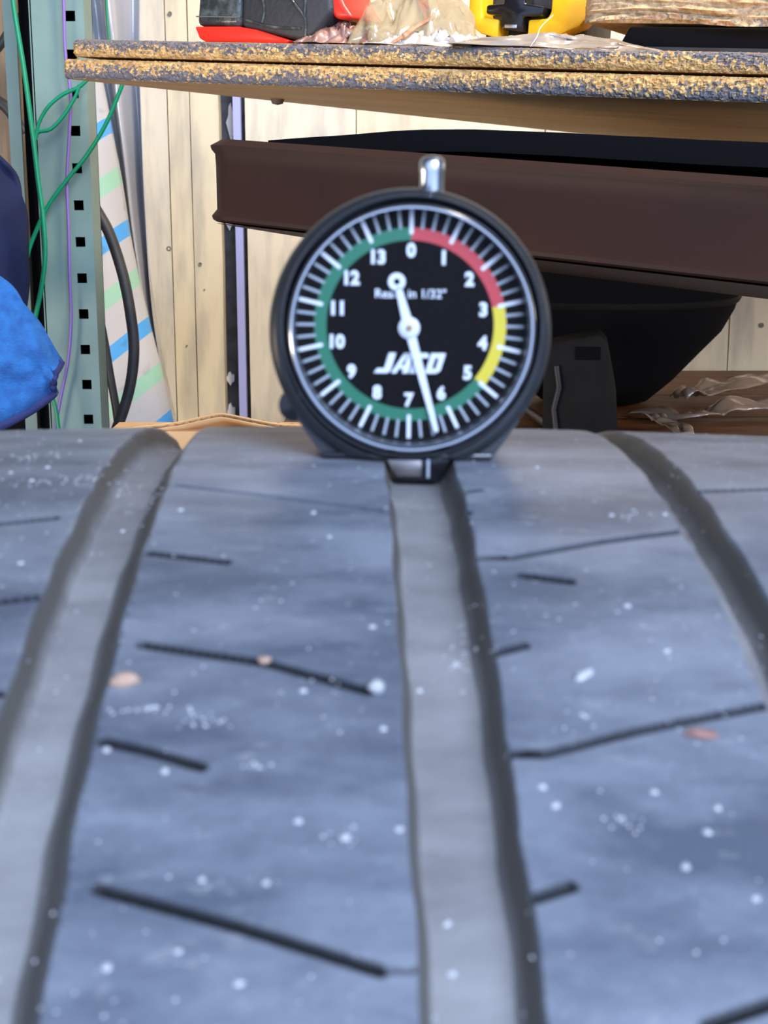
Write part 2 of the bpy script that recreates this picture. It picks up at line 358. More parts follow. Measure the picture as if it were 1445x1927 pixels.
side_m = M('sidewall_rubber', (.03, .032, .036), .6, bump=.3, bscale=80)
for sx in (-1, 1):
    e = xs[0] if sx < 0 else xs[-1]; re = float(RR[0, 0] if sx < 0 else RR[0, -1])
    prof = [(re, e), (re-.012, e+sx*.006), (re-.035, e+sx*.012), (re-.065, e+sx*.010), (re-.085, e+sx*.002), (re-.100, e-sx*.012), (re-.108, e-sx*.02), (re-.108, e-sx*.03), (re-.095, e-sx*.03), (re-.06, e-sx*.004), (re-.02, e-sx*.004)]
    V = []; n = 96
    for r, xx in prof:
        for k in range(n): a = 2*math.pi*k/n; V.append((xx, -r*math.sin(a), TR+r*math.cos(a)))
    F = [(i*n+k, i*n+(k+1) % n, (i+1)*n+(k+1) % n, (i+1)*n+k) for i in range(len(prof)-1) for k in range(n)]
    mesh_obj('sidewall', V, F, side_m, tyre, True)
V = []; n = 96
for r, xx in ((TR-.016, -.098), (TR-.0125, XC), (TR-.016, .126)):
    for k in range(n): a = 2*math.pi*k/n; V.append((xx, -r*math.sin(a), TR+r*math.cos(a)))
mesh_obj('inner_liner', V, [(i*n+k, i*n+(k+1) % n, (i+1)*n+(k+1) % n, (i+1)*n+k) for i in range(2) for k in range(n)], side_m, tyre, True)

# grit on the tread: sand grains nobody could count
g = MB()
def grain(m, x, s, r, flat=.5, h0=0):
    c = tread_pt(x, s, h0); up = (tread_pt(x, s, .01)-tread_pt(x, s, 0)).normalized()
    a = up.orthogonal().normalized(); b = up.cross(a); V = []
    an = random.uniform(0, 3)
    for k in range(5): t = an+k*1.257; V.append(c+(a*math.cos(t)+b*math.sin(t))*r*random.uniform(.7, 1.2))
    V += [c+up*r*flat, c-up*r*.3]
    m.add(V, [(k, (k+1) % 5, 5) for k in range(5)]+[((k+1) % 5, k, 6) for k in range(5)])
def depth_here(x):
    for a, b, c, d in GR:
        if a < x < d: return -GD*float(np.interp(x, [a, b, c, d], [0, 1, 1, 0]))
    return 0
for _ in range(5000):
    x = random.uniform(-.098, .12); s = random.uniform(-.07, .33)
    if nz(x*30, s*30, 3) < random.uniform(-.5, .35): continue
    grain(g, x, s, random.choice([.00012, .00016, .0002, .00028]), .5, depth_here(x))
for (px, py, n_, sx_, sy_) in ((300, 1335, 26, 90, 8), (390, 1355, 14, 45, 14), (120, 905, 40, 110, 12), (60, 860, 30, 80, 10), (640, 1570, 10, 60, 30), (870, 1175, 26, 30, 40), (1080, 1350, 8, 40, 25), (1180, 1545, 12, 50, 20), (490, 1440, 10, 30, 8), (210, 870, 24, 40, 20), (280, 900, 20, 40, 40), (1180, 965, 12, 60, 12)):
    for _ in range(n_):
        x, s = tyre_xs(px+random.gauss(0, sx_/2), py+random.gauss(0, sy_/2)); grain(g, x, s, random.uniform(.00015, .00035), .6, depth_here(x))
for (px, py) in ((335, 1790), (500, 1660), (380, 1655), (310, 1450), (200, 1820), (1230, 1490), (1350, 1520), (1020, 1480), (1045, 1515), (845, 1680), (855, 1775), (650, 1575), (1250, 968), (1150, 970), (228, 945), (750, 1560), (1420, 1690), (450, 1850), (20, 890), (60, 905), (150, 830), (90, 880), (40, 1060), (340, 960), (590, 965), (620, 1010), (700, 1180), (570, 1300), (720, 1370), (560, 1545), (1010, 880), (1180, 1140), (790, 1240), (860, 1190), (900, 1180), (1255, 1225), (200, 1410), (1330, 1565), (1290, 1630)):
    x, s = tyre_xs(px, py); grain(g, x, s, .0006, .6, depth_here(x))
tag(g.build('sand_grains', stone), 'pale sand grains scattered over the dusty tyre tread', 'sand', kind='stuff')
# larger chips
def rock(name, px, py, rx, ry, rz, mat, label, rot=0):
    x, s = tyre_xs(px, py); c = tread_pt(x, s, depth_here(x)); up = (tread_pt(x, s, .01)-tread_pt(x, s)).normalized()
    bm = bmesh.new(); bmesh.ops.create_icosphere(bm, subdivisions=2, radius=1)
    for v in bm.verts: v.co *= 1+.35*noise.noise(v.co*1.7+Vector((px, py, 0)))
    for v in bm.verts: v.co = Vector((v.co.x*rx, v.co.y*ry, v.co.z*rz))
    me = bpy.data.meshes.new(name); bm.to_mesh(me); bm.free(); me.materials.append(mat)
    o = bpy.data.objects.new(name, me); COL.objects.link(o); o.location = c+up*rz*.55
    o.rotation_mode = 'QUATERNION'; o.rotation_quaternion = up.to_track_quat('Z', 'Y') @ Matrix.Rotation(rot, 3, 'Z').to_quaternion()
    return tag(o, label, 'stone', 'chips lying on the tyre tread')
rock('stone_chip', 238, 1286, .0020, .0009, .0009, stone_o, 'long orange stone chip on the edge of the left groove', .15)
rock('stone_chip', 708, 1298, .0010, .0009, .0009, stone, 'round white stone chip at the end of a sipe, left of centre groove')
rock('stone_chip', 1318, 1386, .0020, .0007, .0007, stone_r, 'reddish stone chip under the long sipe at right', -.2)
rock('stone_chip', 1098, 1274, .0016, .0007, .0005, stone, 'pale slanted stone chip on the right rib', .7)
rock('stone_chip', 497, 1246, .0009, .0006, .0006, stone_o, 'small tan stone chip halfway along the upper left sipe')

# ---------------------------------------------------------------- tread depth gauge
k = .0000979
gx, gs = tyre_xs(768, 866); gp = tread_pt(gx, gs, .0002)
gauge = empty('tread_depth_gauge', gp, 'round black dial tread depth gauge standing over the centre groove of the tyre', 'gauge', (R_(-1.2), R_(.6), R_(-.6))); gauge.scale = (.98, .98, .98)
ZC = (862-608)*k                        # dial centre above foot
ZH = ZC-14*k
HB = ZH-.0002                           # housing body bottom is cut flat by the foot
prof = [(.0200, .0125), (.0235, .0118), (.0253, .0085), (.02600, .0040), (.02595, .0010), (.0255, -.0008), (.0246, -.0020), (.0238, -.0025), (.0234, -.0025)]
m = MB().lathe(prof, n=128, c=(0, 0, ZH))
m.add([(.02*math.cos(2*math.pi*i/64), .0125, ZH+.02*math.sin(2*math.pi*i/64)) for i in range(64)], [tuple(range(64))])
# clip the lathe at the foot plane
m.v = [(x, y, max(z, .0004)) for x, y, z in m.v]
m.prism([(-.0160, .0002), (.0156, .0002), (.0205, .0072), (.0180, .0150), (-.0180, .0150), (-.0208, .0072)], .0005, .0115)
m.build('housing', hous, gauge, smooth=True)
MB().box(-.0161, .0157, -.0004, .0122, 0, .0012).build('foot', gloss_black, gauge, bevel=.0004, smooth=True)
m = MB().lathe([(.0236, -.0010), (.0236, -.0042), (.0235, -.0044), (.0232, -.0044), (.0231, -.0040), (.0231, -.0008)], n=128, c=(.0003, 0, ZC-.0003), closed=True)
m.build('seal_ring', gloss_black, gauge, smooth=True)
m = MB().lathe([(.0230, -.0020), (.0230, -.0036), (.0221, -.0052), (.0218, -.0055), (.0215, -.0055), (.02145, -.0020)], n=128, c=(.0003, 0, ZC-.0006), closed=True)
m.build('bezel', chrome, gauge, smooth=True)
m = MB().lathe([(.0216, -.0020), (.0216, -.0052), (.0213, -.0052), (.0211, -.0047), (.0209, -.0034), (.0209, -.0020)], n=128, c=(.0002, 0, ZC-.0003), closed=True)
m.build('inner_ring', M('smoked_plastic', (.05, .055, .065), .2), gauge, smooth=True)
MB().lathe([(.0001, -.0036), (.0210, -.0036), (.0210, -.0030), (.0001, -.0030)], n=96, c=(.0002, 0, ZC-.0002)).build('crystal', glass, gauge)
face = MB().disc(.0211, -.0012, 96, (0, ZC)).build('dial_face', dial_black, gauge)
FY = -.00125
def arc(a0, a1, r0, r1, mat, nm, y=FY):
    n = max(4, int((a1-a0)/2)); V = []
    for i in range(n+1):
        a = R_(a0+(a1-a0)*i/n); V += [(r0*math.sin(a), y, ZC+r0*math.cos(a)), (r1*math.sin(a), y, ZC+r1*math.cos(a))]
    return mesh_obj(nm, V, [(2*i, 2*i+1, 2*i+3, 2*i+2) for i in range(n)], mat, face)
dv = 360/14
for a0, a1, mt, lb in ((0, 3, p_red, 'red band from 0 to 3'), (3, 5, p_yel, 'yellow band from 3 to 5'), (5, 14, p_grn, 'green band from 5 to 13')):
    arc(a0*dv, a1*dv, 156*k, 179*k, mt, 'scale_band')['label'] = lb
def ticks(name, which, r0, r1, wd, mat, y):
    m = MB()
    for i in which:
        a = R_(i*dv/4); u = (math.sin(a), math.cos(a)); p = (u[1], -u[0])
        m.add([(u[0]*r+p[0]*q, y, ZC+u[1]*r+p[1]*q) for r, q in ((r0, -wd/2), (r0, wd/2), (r1, wd/2), (r1, -wd/2))], [(0, 1, 2, 3)])
    return m.build(name, mat, face)
ticks('minor_ticks', [i for i in range(56) if i % 4], 177*k, 211*k, 5.2*k, p_grey, FY-.00003)
ticks('major_ticks', range(0, 56, 4), 167*k, 212*k, 7.2*k, p_white, FY-.00004)
dg = None
def text_mesh(s, size, off=0, shear=0):
    c = bpy.data.curves.new('txt', 'FONT'); c.body = s; c.size = size; c.offset = off; c.shear = shear; c.align_x = 'CENTER'; c.align_y = 'CENTER'; c.resolution_u = 4
    o = bpy.data.objects.new('txt', c); COL.objects.link(o); bpy.context.view_layer.update()
    me = bpy.data.meshes.new_from_object(o.evaluated_get(bpy.context.evaluated_depsgraph_get())); bpy.data.objects.remove(o)
    v = [tuple(q.co) for q in me.vertices]; f = [tuple(p.vertices) for p in me.polygons]; bpy.data.meshes.remove(me)
    xs_ = [q[0] for q in v]; ys_ = [q[1] for q in v]; cx = (min(xs_)+max(xs_))/2; cy = (min(ys_)+max(ys_))/2
    return [(q[0]-cx, q[1]-cy) for q in v], f, max(xs_)-min(xs_), max(ys_)-min(ys_)
m = MB()
for i in range(14):
    v, f, W_, H_ = text_mesh(str(i), 1, .05)
    sc = 27*k/H_; a = R_(i*dv); r = 139*k
    cx, cz_ = r*math.sin(a), ZC+r*math.cos(a)
    if i in (0,): cz_ -= 1*k
    m.add([(x*sc*.95+cx, FY-.00004, y*sc+cz_) for x, y in v], f)
m.build('numerals', p_white, face)
v, f, W_, H_ = text_mesh('Reads in 1/32"', 1, .012); sc = 131*k/W_
MB().add([(x*sc, FY-.00004, y*sc+ZC+59*k) for x, y in v], f).build('lettering', p_white, face)
# block italic logo
logo = MB()
def gl(poly):
    pts = [((x-61+y*.30-6)*k, FY-.00004, ZC+(y-89)*k) for x, y in poly]; logo.add(pts, [tuple(range(len(pts)))])
gl([(17, 38), (30, 38), (30, 9), (17, 9)]); gl([(0, 0), (25, 0), (30, 5), (30, 9), (4, 9)])
gl([(32, 0), (42, 0), (54, 38), (46, 38)]); gl([(53, 0), (64, 0), (64, 38), (53, 38)]); gl([(42, 8), (54, 8), (54, 15), (44, 15)]); gl([(46, 38), (46, 31), (54, 31), (54, 38)])
gl([(67, 0), (77, 0), (77, 38), (71, 38), (67, 34)]); gl([(77, 0), (93, 0), (93, 9), (77, 9)]); gl([(77, 29), (93, 29), (93, 34), (89, 38), (77, 38)])
gl([(96, 0), (106, 0), (106, 38), (96, 38)]); gl([(113, 3), (116, 0), (123, 5), (123, 38), (113, 38)]); gl([(106, 0), (116, 0), (113, 9), (106, 9)]); gl([(106, 29), (113, 29), (113, 38), (106, 38)])
logo.build('logo', p_white, face)
# needle
needle = bpy.data.objects.new('needle', None)
na = R_(180-15.7); nd = (math.sin(na), math.cos(na)); npn = (nd[1], -nd[0]); NY0, NY1 = -.0022, -.0019
def np_(al, ac): return (nd[0]*al*k+npn[0]*ac*k-2*k, ZC+nd[1]*al*k+npn[1]*ac*k-4*k)
m = MB()
m.prism([np_(-78, -5.5), np_(-78, 5.5), np_(-14, 9), np_(20, 8.5), np_(198, 4.5), np_(202, 2), np_(202, -2), np_(198, -4.5), np_(20, -8.5), np_(-14, -9)], NY0, NY1)
m.lathe([(.0001, -.0028), (12*k, -.0028), (20*k, -.0024), (20*k, -.0018), (.0001, -.0018)], n=40, c=(-2*k, 0, ZC-4*k))
c0 = np_(-88, 0)
m.lathe([(6*k, NY0), (16*k, NY0), (16*k, NY1), (6*k, NY1)], n=40, c=(c0[0], 0, c0[1]), closed=True)
nd_o = m.build('needle', p_white, gauge)
MB().lathe([(.0001, -.0032), (5*k, -.0032), (6.5*k, -.0027)], n=20, c=(-2*k, 0, ZC-4*k)).build('pivot_pin', brass, nd_o)
# plunger on top
sx = 38*k
MB().lathe([(.00225, -.003), (.00225, .0042), (.00235, .0045), (.00238, .0058), (.0021, .0066), (.0014, .0071), (.0001, .0073)][0:], n=40, axis='Z', c=(sx, .006, ZC+.0232)).build('plunger', chrome_r, gauge, smooth=True)
# probe block going down into the groove
pb = MB(); T = [(-48, 2), (82, 2), (73, -22), (60, -40), (50, -44), (-16, -44), (-26, -38), (-38, -22)]
pb.prism([(x*k, z*k) for x, z in T], .0006, .0100); pb.build('probe_block', gloss_black, gauge, bevel=.0003, smooth=True)
MB().prism([(x*k, z*k) for x, z in [(-40, 0), (26, 0), (26, -34), (-22, -34), (-32, -22)]], -.0002, .0009).build('probe_plate', M('dull_steel', (.30, .27, .26), .35, metal=1), gauge, bevel=.0002, smooth=True)
MB().box(36*k, 41*k, -.0001, .001, -36*k, 0).build('slot_pin', chrome_r, gauge)
MB().lathe([(.0001, 0), (.0030, .0004), (.0032, .0030), (.0024, .0055), (.0001, .0058)], n=24, axis='Y', c=(-.0217, .006, .0090)).build('side_knob', gloss_black, gauge, smooth=True)

# ---------------------------------------------------------------- doubled chipboard shelf
A0 = at(118, 147, 1.02); B0 = at(1445, 193, .80); C0 = at(1290, 272, 1.60)
U = (B0-A0).normalized(); Vv = (C0-A0); Vv = (Vv-U*Vv.dot(U)*0).normalized(); Nn = U.cross(Vv).normalized()
if Nn.z < 0: Nn = -Nn
LU = (B0-A0).length*1.35; LV = (C0-A0).length*1.05
def bpnt(a, b, h): return A0+U*a+Vv*b+Nn*h
def board(name, u0, h0, t, flip, label, mat_under):
    root = empty(name, bpnt(u0, 0, h0), label, 'board', group='stacked chipboard shelf boards'); org = root.location
    nu, nv = 900, 18; Vt = []; at_v = []
    for j in range(nv+1):
        f = j/nv
        for i in range(nu+1):
            a = u0+(LU-u0)*i/nu; h = h0+t*f
            out = .0012*nz(a*300, f*6, 1+h0*90)+.0010*nz(a*900, f*14, 4)
            endr = .010*max(0, 1-(a-u0)/.012)**2
            rnd = .0025*(abs(f-.5)*2)**4
            hh = .0007*nz(a*500, 7, h0*55)*(1 if j in (0, nv) else .3)
            q = bpnt(a, out+endr+rnd, h+hh-.0006*(f-.5)*0)
            Vt.append(q-org); at_v.append((1-f if flip else f))
    F = [(j*(nu+1)+i, j*(nu+1)+i+1, (j+1)*(nu+1)+i+1, (j+1)*(nu+1)+i) for j in range(nv) for i in range(nu)]
    e = mesh_obj('chipped_edge', Vt, F, chip, root, False)
    aa = e.data.attributes.new('paint', 'FLOAT', 'POINT'); aa.data.foreach_set('value', np.array(at_v, dtype=np.float32))
    P = [bpnt(u0+.010, .0025, h0)-org, bpnt(LU, .0025, h0)-org, bpnt(LU, LV, h0)-org, bpnt(u0+.003, LV, h0)-org, bpnt(u0+.0025, .012, h0)-org]
    P += [q+Nn*t for q in P]
    mesh_obj('panel', P, [(0, 1, 2, 3, 4), (9, 8, 7, 6, 5)]+[(i, i+5, (i+1) % 5+5, (i+1) % 5) for i in range(5)], mat_under, root)
    return root
board('chipboard', -.007, 0, .0135, True, 'lower of two stacked chipboards, tan underside showing', tan_wood)
board('chipboard', .001, .0155, .0115, False, 'upper of two stacked chipboards, tools lying on it', tan_wood)
TOPH = .0275
def under_nub(px, py, dep, r, label):
    p = at(px, py, dep); m = MB().lathe([(r, .006), (r, .0), (r*.8, -r*.6), (.0001, -r*.8)], n=24, axis='Z')
    o = m.build('foot_bumper', M('nub', (.16, .12, .08), .7), smooth=True); o.location = p; return tag(o, label, 'bumper')
under_nub(522, 187, 1.13, .0055, 'small dark round nub under the tan board, above the left end of the brown tray')
under_nub(1281, 267, 1.50, .004, 'tiny black nub at the rear edge of the board underside, right')

# ---------------------------------------------------------------- brown tray under the shelf
fl_ = at(368, 267, .80); fr_ = at(1445, 347, .615)
ux = (fr_-fl_).normalized(); Lx = (fr_-fl_).length*1.35
dn = (at(373, 398, .80)-fl_).normalized(); bk = ux.cross(-dn).normalized()
if bk.y < 0: bk = -bk
bk = (bk-dn*.0).normalized()
upb = (bk - dn*.04).normalized()       # the rim rises towards the back
tray = empty('brown_tray', fl_, 'long dark brown enamelled tray with rolled rim hanging under the board', 'tray')
def outline(inset, drop):
    P = []; x0, x1, y0, y1 = inset, Lx, inset, .26-inset; r = .020
    for cx, cy, a0 in ((x0+r, y0+r, 180), (x1, y0, 270), (x1, y1, 0), (x0+r, y1-r, 90)):
        if cx == x1: P.append((cx, cy)); continue
        for t in range(9): a = R_(a0+t*90/8); P.append((cx+r*math.cos(a), cy+r*math.sin(a)))
    # order so that the loop is continuous
    P = P[:9]+[P[9], P[10]]+P[11:]
    return [ux*x+upb*y+dn*drop for x, y in P]
HT = .0425
rings = [outline(.0015, HT+.001), outline(0, HT), outline(-.0004, HT-.002), outline(.0018, HT-.006), outline(.0020, .012), outline(.0018, .005), outline(.0004, .0028), outline(.0, .0008), outline(.0012, -.0004), outline(.0045, -.0034), outline(.0055, -.003), outline(.006, HT-.003), outline(.05, HT-.0025)]
n = len(rings[0]); V = [p for r in rings for p in r]
F = [(i*n+j, i*n+(j+1) % n, (i+1)*n+(j+1) % n, (i+1)*n+j) for i in range(10) for j in range(n)]
MB().add(V, F).build('pan', brown_pl, tray, smooth=True)
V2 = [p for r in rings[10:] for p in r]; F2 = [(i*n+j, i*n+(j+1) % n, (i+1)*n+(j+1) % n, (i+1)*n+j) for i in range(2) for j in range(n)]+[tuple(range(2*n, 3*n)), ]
MB().add(V2, F2).build('pan_shade', dark_in, tray)  # tray inside coloured near-black for the shade in it
MB().add([p for p in rings[0]]+[p+dn*.001 for p in rings[0]], [tuple(range(n)), tuple(range(n, 2*n))]).build('pan_base', brown_pl, tray)
# black wedge added in the tray to stand for the shade inside it
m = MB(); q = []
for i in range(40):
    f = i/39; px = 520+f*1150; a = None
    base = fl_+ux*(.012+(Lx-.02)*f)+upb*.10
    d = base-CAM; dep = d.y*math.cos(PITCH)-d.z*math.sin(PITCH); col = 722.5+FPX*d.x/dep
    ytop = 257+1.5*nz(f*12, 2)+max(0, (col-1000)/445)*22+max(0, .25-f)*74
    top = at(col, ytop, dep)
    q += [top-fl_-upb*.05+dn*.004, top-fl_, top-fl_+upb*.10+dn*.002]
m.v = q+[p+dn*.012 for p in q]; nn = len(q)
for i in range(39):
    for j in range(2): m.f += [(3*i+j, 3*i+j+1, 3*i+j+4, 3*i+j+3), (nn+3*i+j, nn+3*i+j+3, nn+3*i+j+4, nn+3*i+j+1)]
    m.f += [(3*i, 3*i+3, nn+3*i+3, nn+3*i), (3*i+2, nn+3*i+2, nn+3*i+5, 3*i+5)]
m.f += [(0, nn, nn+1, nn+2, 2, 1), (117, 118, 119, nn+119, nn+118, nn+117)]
o = m.build('shade_wedge', dark_in); o.location = fl_; tag(o, 'black wedge standing in for the shade inside the brown tray', 'cloth')

# ---------------------------------------------------------------- bench at right rear, black bowl, grey box, films
BZ = .488
bench = empty('bench', (onY(980, 700, 1.5).x, 1.5, 0), 'brown stained wooden bench against the wall behind the tyre', 'bench'); bo = bench.location
bx0 = onY(560, 700, 1.5).x
for i, (y0, y1) in enumerate(((1.15, 1.30), (1.303, 1.45), (1.453, 1.60))):
    MB().box(bx0-bo.x, 1.1-bo.x, y0-bo.y, y1-bo.y, BZ-.03, BZ).build('plank', brown_bench, bench, bevel=.002)
MB().box(bx0-bo.x, 1.1-bo.x, 1.603-bo.y, 1.665-bo.y, BZ-.03, BZ).build('rear_rail', brown_bench, bench, bevel=.002)
for xx in (bx0+.03, 1.05):
    for yy in (1.18, 1.57): MB().box(xx-.02-bo.x, xx+.02-bo.x, yy-.02-bo.y, yy+.02-bo.y, 0, BZ-.03).build('leg', brown_bench, bench)
bc = onZ(1118, 760, BZ); bc.y = 1.40; bc.x = onY(1118, 700, 1.40).x
bowl = empty('black_bowl', (bc.x, bc.y, BZ), 'large black round-bottomed bowl standing on the bench behind the gauge', 'bowl')
sc = 1.45/FPX
bprof = [(.0001, 0), (60, 0), (98, 8), (140, 45), (185, 95), (222, 135), (243, 175), (254, 215), (262, 270), (264, 285), (256, 285), (235, 180), (170, 100), (90, 20), (.0001, 15)]
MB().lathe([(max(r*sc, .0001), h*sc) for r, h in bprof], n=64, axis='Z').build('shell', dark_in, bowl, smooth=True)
MB().lathe([(r*sc, h*sc) for r, h in ((246, 185), (250, 188), (254, 196), (250, 198))], n=64, axis='Z').build('rim_band', M('bowl_rim', (.012, .012, .012), .6, spec=.2), bowl, smooth=True)
gb = onY(1098, 757, 1.17); gz = BZ
gbx = empty('grey_box', (gb.x, 1.17, BZ), 'dim grey plastic box with a black slot standing on the bench beside the gauge', 'box', (0, 0, R_(-8)))
s2 = 1.20/FPX; zt = (onY(1098, 628, 1.17).z-BZ)
m = MB().prism([(-75*s2, 0), (66*s2, 0), (58*s2, zt*.5), (40*s2, zt*.93), (25*s2, zt), (-75*s2, zt*.9)], 0, .05); m.build('body', grey_pl, gbx, bevel=.003, smooth=True)
MB().box(-18*s2, 28*s2, -.001, .004, zt*.76, zt*.88).build('slot', dark_in, gbx)
MB().tube([(-52*s2, -.001, zt*.7), (-46*s2, -.002, zt*.5), (-55*s2, -.001, zt*.3), (-50*s2, -.002, zt*.1)], .0025).build('wrinkled_strip', M('dull_clear', (.035, .035, .037), .5), gbx, smooth=True)
# films and slats on the bench
def film(name, pts, wid, mat, label, cat, amp=.006, seed=1):
    P = spline(pts, 10); n = len(P)
    def fn(u, v):
        i = min(int(u*(n-1)), n-1); c = P[i]; c2 = P[min(i+1, n-1)]-P[max(i-1, 0)]; sd = Vector((-c2.y, c2.x, 0)).normalized()
        q = c+sd*(v-.5)*wid*(.7+.5*abs(nz(u*4, seed)))
        return q+Vector((0, 0, amp*(abs(nz(u*4, v*2, seed)*1.6)+.15*abs(nz(u*16, v*4, seed)))))
    return tag(sheet(name, fn, n, 14, mat), label, cat)
dimfilm = film_mat('dim_brown_film', (.30, .22, .16), .9, .3)
film('plastic_film', [onZ(1275, 752, BZ+.004), onZ(1340, 738, BZ+.01), onZ(1440, 715, BZ+.018), onZ(1560, 705, BZ+.02)], .05, dimfilm, 'dull crumpled plastic strip running to the right edge of the bench', 'film', .014, 3)
film('plastic_film', [onZ(1195, 778, BZ+.003), onZ(1300, 788, BZ+.006), onZ(1380, 770, BZ+.01), onZ(1500, 768, BZ+.01)], .035, dimfilm, 'brown plastic wrap lying at the front of the bench', 'film', .010, 8)
film('plastic_film', [onZ(1220, 782, BZ+.016), onZ(1262, 800, BZ+.016), onZ(1290, 818, BZ+.018)], .02, film_mat('pale_film', (.5, .42, .33), .9, .2), 'small pale curled plastic scrap at the bench front', 'film', .006, 12)
o = MB().tube(spline([onZ(975, 760, BZ+.008), onZ(1000, 778, BZ+.008), onZ(1040, 806, BZ+.008)]), .004, 12).build('cable_end', black_rub, smooth=True); tag(o, 'short black cable end on the bench just right of the gauge', 'cable')

# ---------------------------------------------------------------- cardboard box behind the tyre
CY = .60
def cp(px, py, Y=CY): return onY(px, py, Y)
cb = empty('cardboard_box', (cp(380, 830).x, CY, 0), 'flattened corrugated cardboard box with a bent top flap standing behind the tyre', 'box'); co_ = cb.location
xl, xr = cp(205, 830).x-co_.x, cp(575, 830).x-co_.x; zt = cp(380, 825).z
MB().box(xl, xr, .0, .004, 0, zt).build('front_panel', card, cb)
MB().box(xl, xr, .022, .026, 0, zt).build('rear_panel', card, cb)
MB().box(xl, xl+.004, .004, .022, 0, zt).build('side_panel', card, cb); MB().box(xr-.004, xr, .004, .022, 0, zt).build('side_panel', card, cb)
MB().box(xl, xr, 0, .026, zt, zt+.003).build('closed_flap', card, cb)
# bent flap: two skins with fluting between
top = [(205, 808, .0), (260, 803, 0), (330, 795, 0), (372, 786, 0), (405, 779, 0), (425, 779, 0), (470, 788, 0), (520, 797, 0), (565, 800, 0)]
def skin(off, nm, mat, dy=.0, sh=0):
    T_ = spline([cp(a, b)-co_+Vector((0, 0, -off)) for a, b, c in top], 6)
    return sheet(nm, lambda u, v: T_[int(u*(len(T_)-1))]+Vector((.01*v, dy+v*.022, v*(-.012-sh))), len(T_), 6, mat, cb, thick=.0005, smooth=True)
skin(0, 'flap_skin', card); skin(.0017, 'flap_skin', card)
T_ = spline([cp(a, b)-co_ for a, b, c in top], 12); nT = len(T_)
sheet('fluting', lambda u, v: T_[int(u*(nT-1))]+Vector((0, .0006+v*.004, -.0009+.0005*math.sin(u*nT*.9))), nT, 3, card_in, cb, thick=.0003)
# lower crease flap
lo = [(375, 797), (400, 788), (430, 784), (470, 792), (520, 801), (560, 803)]
L_ = spline([cp(a, b+6, CY+.012)-co_ for a, b in lo], 6)
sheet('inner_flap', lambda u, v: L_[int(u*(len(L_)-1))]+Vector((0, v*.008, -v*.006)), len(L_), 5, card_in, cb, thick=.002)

# ---------------------------------------------------------------- slotted steel post at left
PY = 1.25; sp = PY*1.0/FPX
def pp(px, py, Y=PY): return onY(px, py, Y)
hole = [(133, 30), (138, 100), (141, 172), (143, 246), (147, 318), (150, 388), (150, 457), (153, 525), (156, 592), (159, 658), (162, 724), (165, 789)]
hp = [pp(*q) for q in hole]
post = empty('steel_post', (pp(120, 450).x, PY, 0), 'pale green slotted steel post with square holes, left of the boards', 'post'); po = post.location
x0, x1 = pp(78, 450).x-po.x, pp(176, 450).x-po.x
hz = [h.z for h in hp]; pitch = (hz[0]-hz[-1])/(len(hz)-1); hx = pp(151, 450).x-po.x; hs = .0042
zs = []; z = hz[-1]
while z > .06: z -= pitch
while z < 1.5: zs.append(z); z += pitch
m = MB(); th = .002
m.box(x0, hx-hs, 0, th, 0, 1.55); m.box(hx+hs, x1, 0, th, 0, 1.55)
prev = 0
for z in zs+[1.55+hs]:
    m.box(hx-hs, hx+hs, 0, th, prev, min(z-hs, 1.55)); prev = z+hs
m.build('perforated_face', green_steel, post)
MB().box(x0-.001, x0+.001, 0, .035, 0, 1.55).build('left_flange', green_steel, post)
MB().box(x0, x1, .034, .036, 0, 1.55).build('dark_hole_backing', dark_in, post)  # black back added so the dark of the holes comes from its colour
MB().box(x1-.002, x1, th, .034, 0, 1.55).build('right_flange', green_steel, post)
p2 = empty('steel_post', (pp(40, 450, 1.32).x, 1.32, 0), 'narrow pale green steel post edge beside the slotted post, far left', 'post')
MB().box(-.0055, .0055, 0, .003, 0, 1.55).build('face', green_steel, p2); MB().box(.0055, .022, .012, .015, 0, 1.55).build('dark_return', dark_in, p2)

def wire(name, pts, r, mat, label, cat, Y=None, n=10):
    P = spline([onY(p[0], p[1], p[2] if len(p) > 2 else Y) for p in pts], 8)
    return tag(MB().tube(P, r, n).build(name, mat, smooth=True), label, cat)
wire('green_wire', [(18, -60), (27, 20), (45, 130), (60, 240), (72, 340), (80, 400), (85, 470), (80, 530), (66, 600), (50, 680)], .0021, green_wire, 'long thick green wire running down the left edge of the slotted post', 'wire', 1.21)
wire('green_wire', [(175, 138), (150, 163), (118, 178), (90, 202), (73, 232), (67, 262), (72, 249), (95, 243), (118, 220), (140, 185), (150, 160)], .0016, green_wire, 'looped green wire end curling left under the board corner', 'wire', 1.225)
wire('green_wire', [(240, 130), (226, 170), (200, 232), (165, 290), (125, 340), (92, 385), (70, 430), (52, 480), (42, 545), (36, 620)], .0018, green_wire, 'green wire slanting across the post from the board to the blue cloth', 'wire', 1.235)
wire('green_wire', [(199, -60), (200, 0), (203, 50), (208, 90)], .0013, green_wire, 'short green wire hanging behind the board corner at top', 'wire', 1.5)
wire('green_wire', [(90, 700), (98, 745), (106, 775), (113, 830)], .0018, green_wire, 'green wire stub below the blue cloth', 'wire', 1.22)
wire('purple_wire', [(117, -60), (120, 10), (123, 100), (133, 180), (130, 260), (126, 340), (129, 430), (131, 520), (134, 600), (128, 680), (114, 750), (100, 830)], .0014, purple_wire, 'thin purple wire hanging in front of the slotted post', 'wire', 1.24)
wire('black_hose', [(150, 330), (176, 385), (206, 440), (232, 520), (247, 600), (252, 660), (245, 725), (226, 790), (200, 850)], .0052, black_rub, 'thick black hose curving beside the slotted post', 'hose', 1.33, 14)
wire('black_hose', [(165, 480), (180, 560), (196, 640), (208, 710), (220, 780), (226, 850)], .0040, black_rub, 'thinner black hose behind, meeting the thick hose low down', 'hose', 1.36, 12)
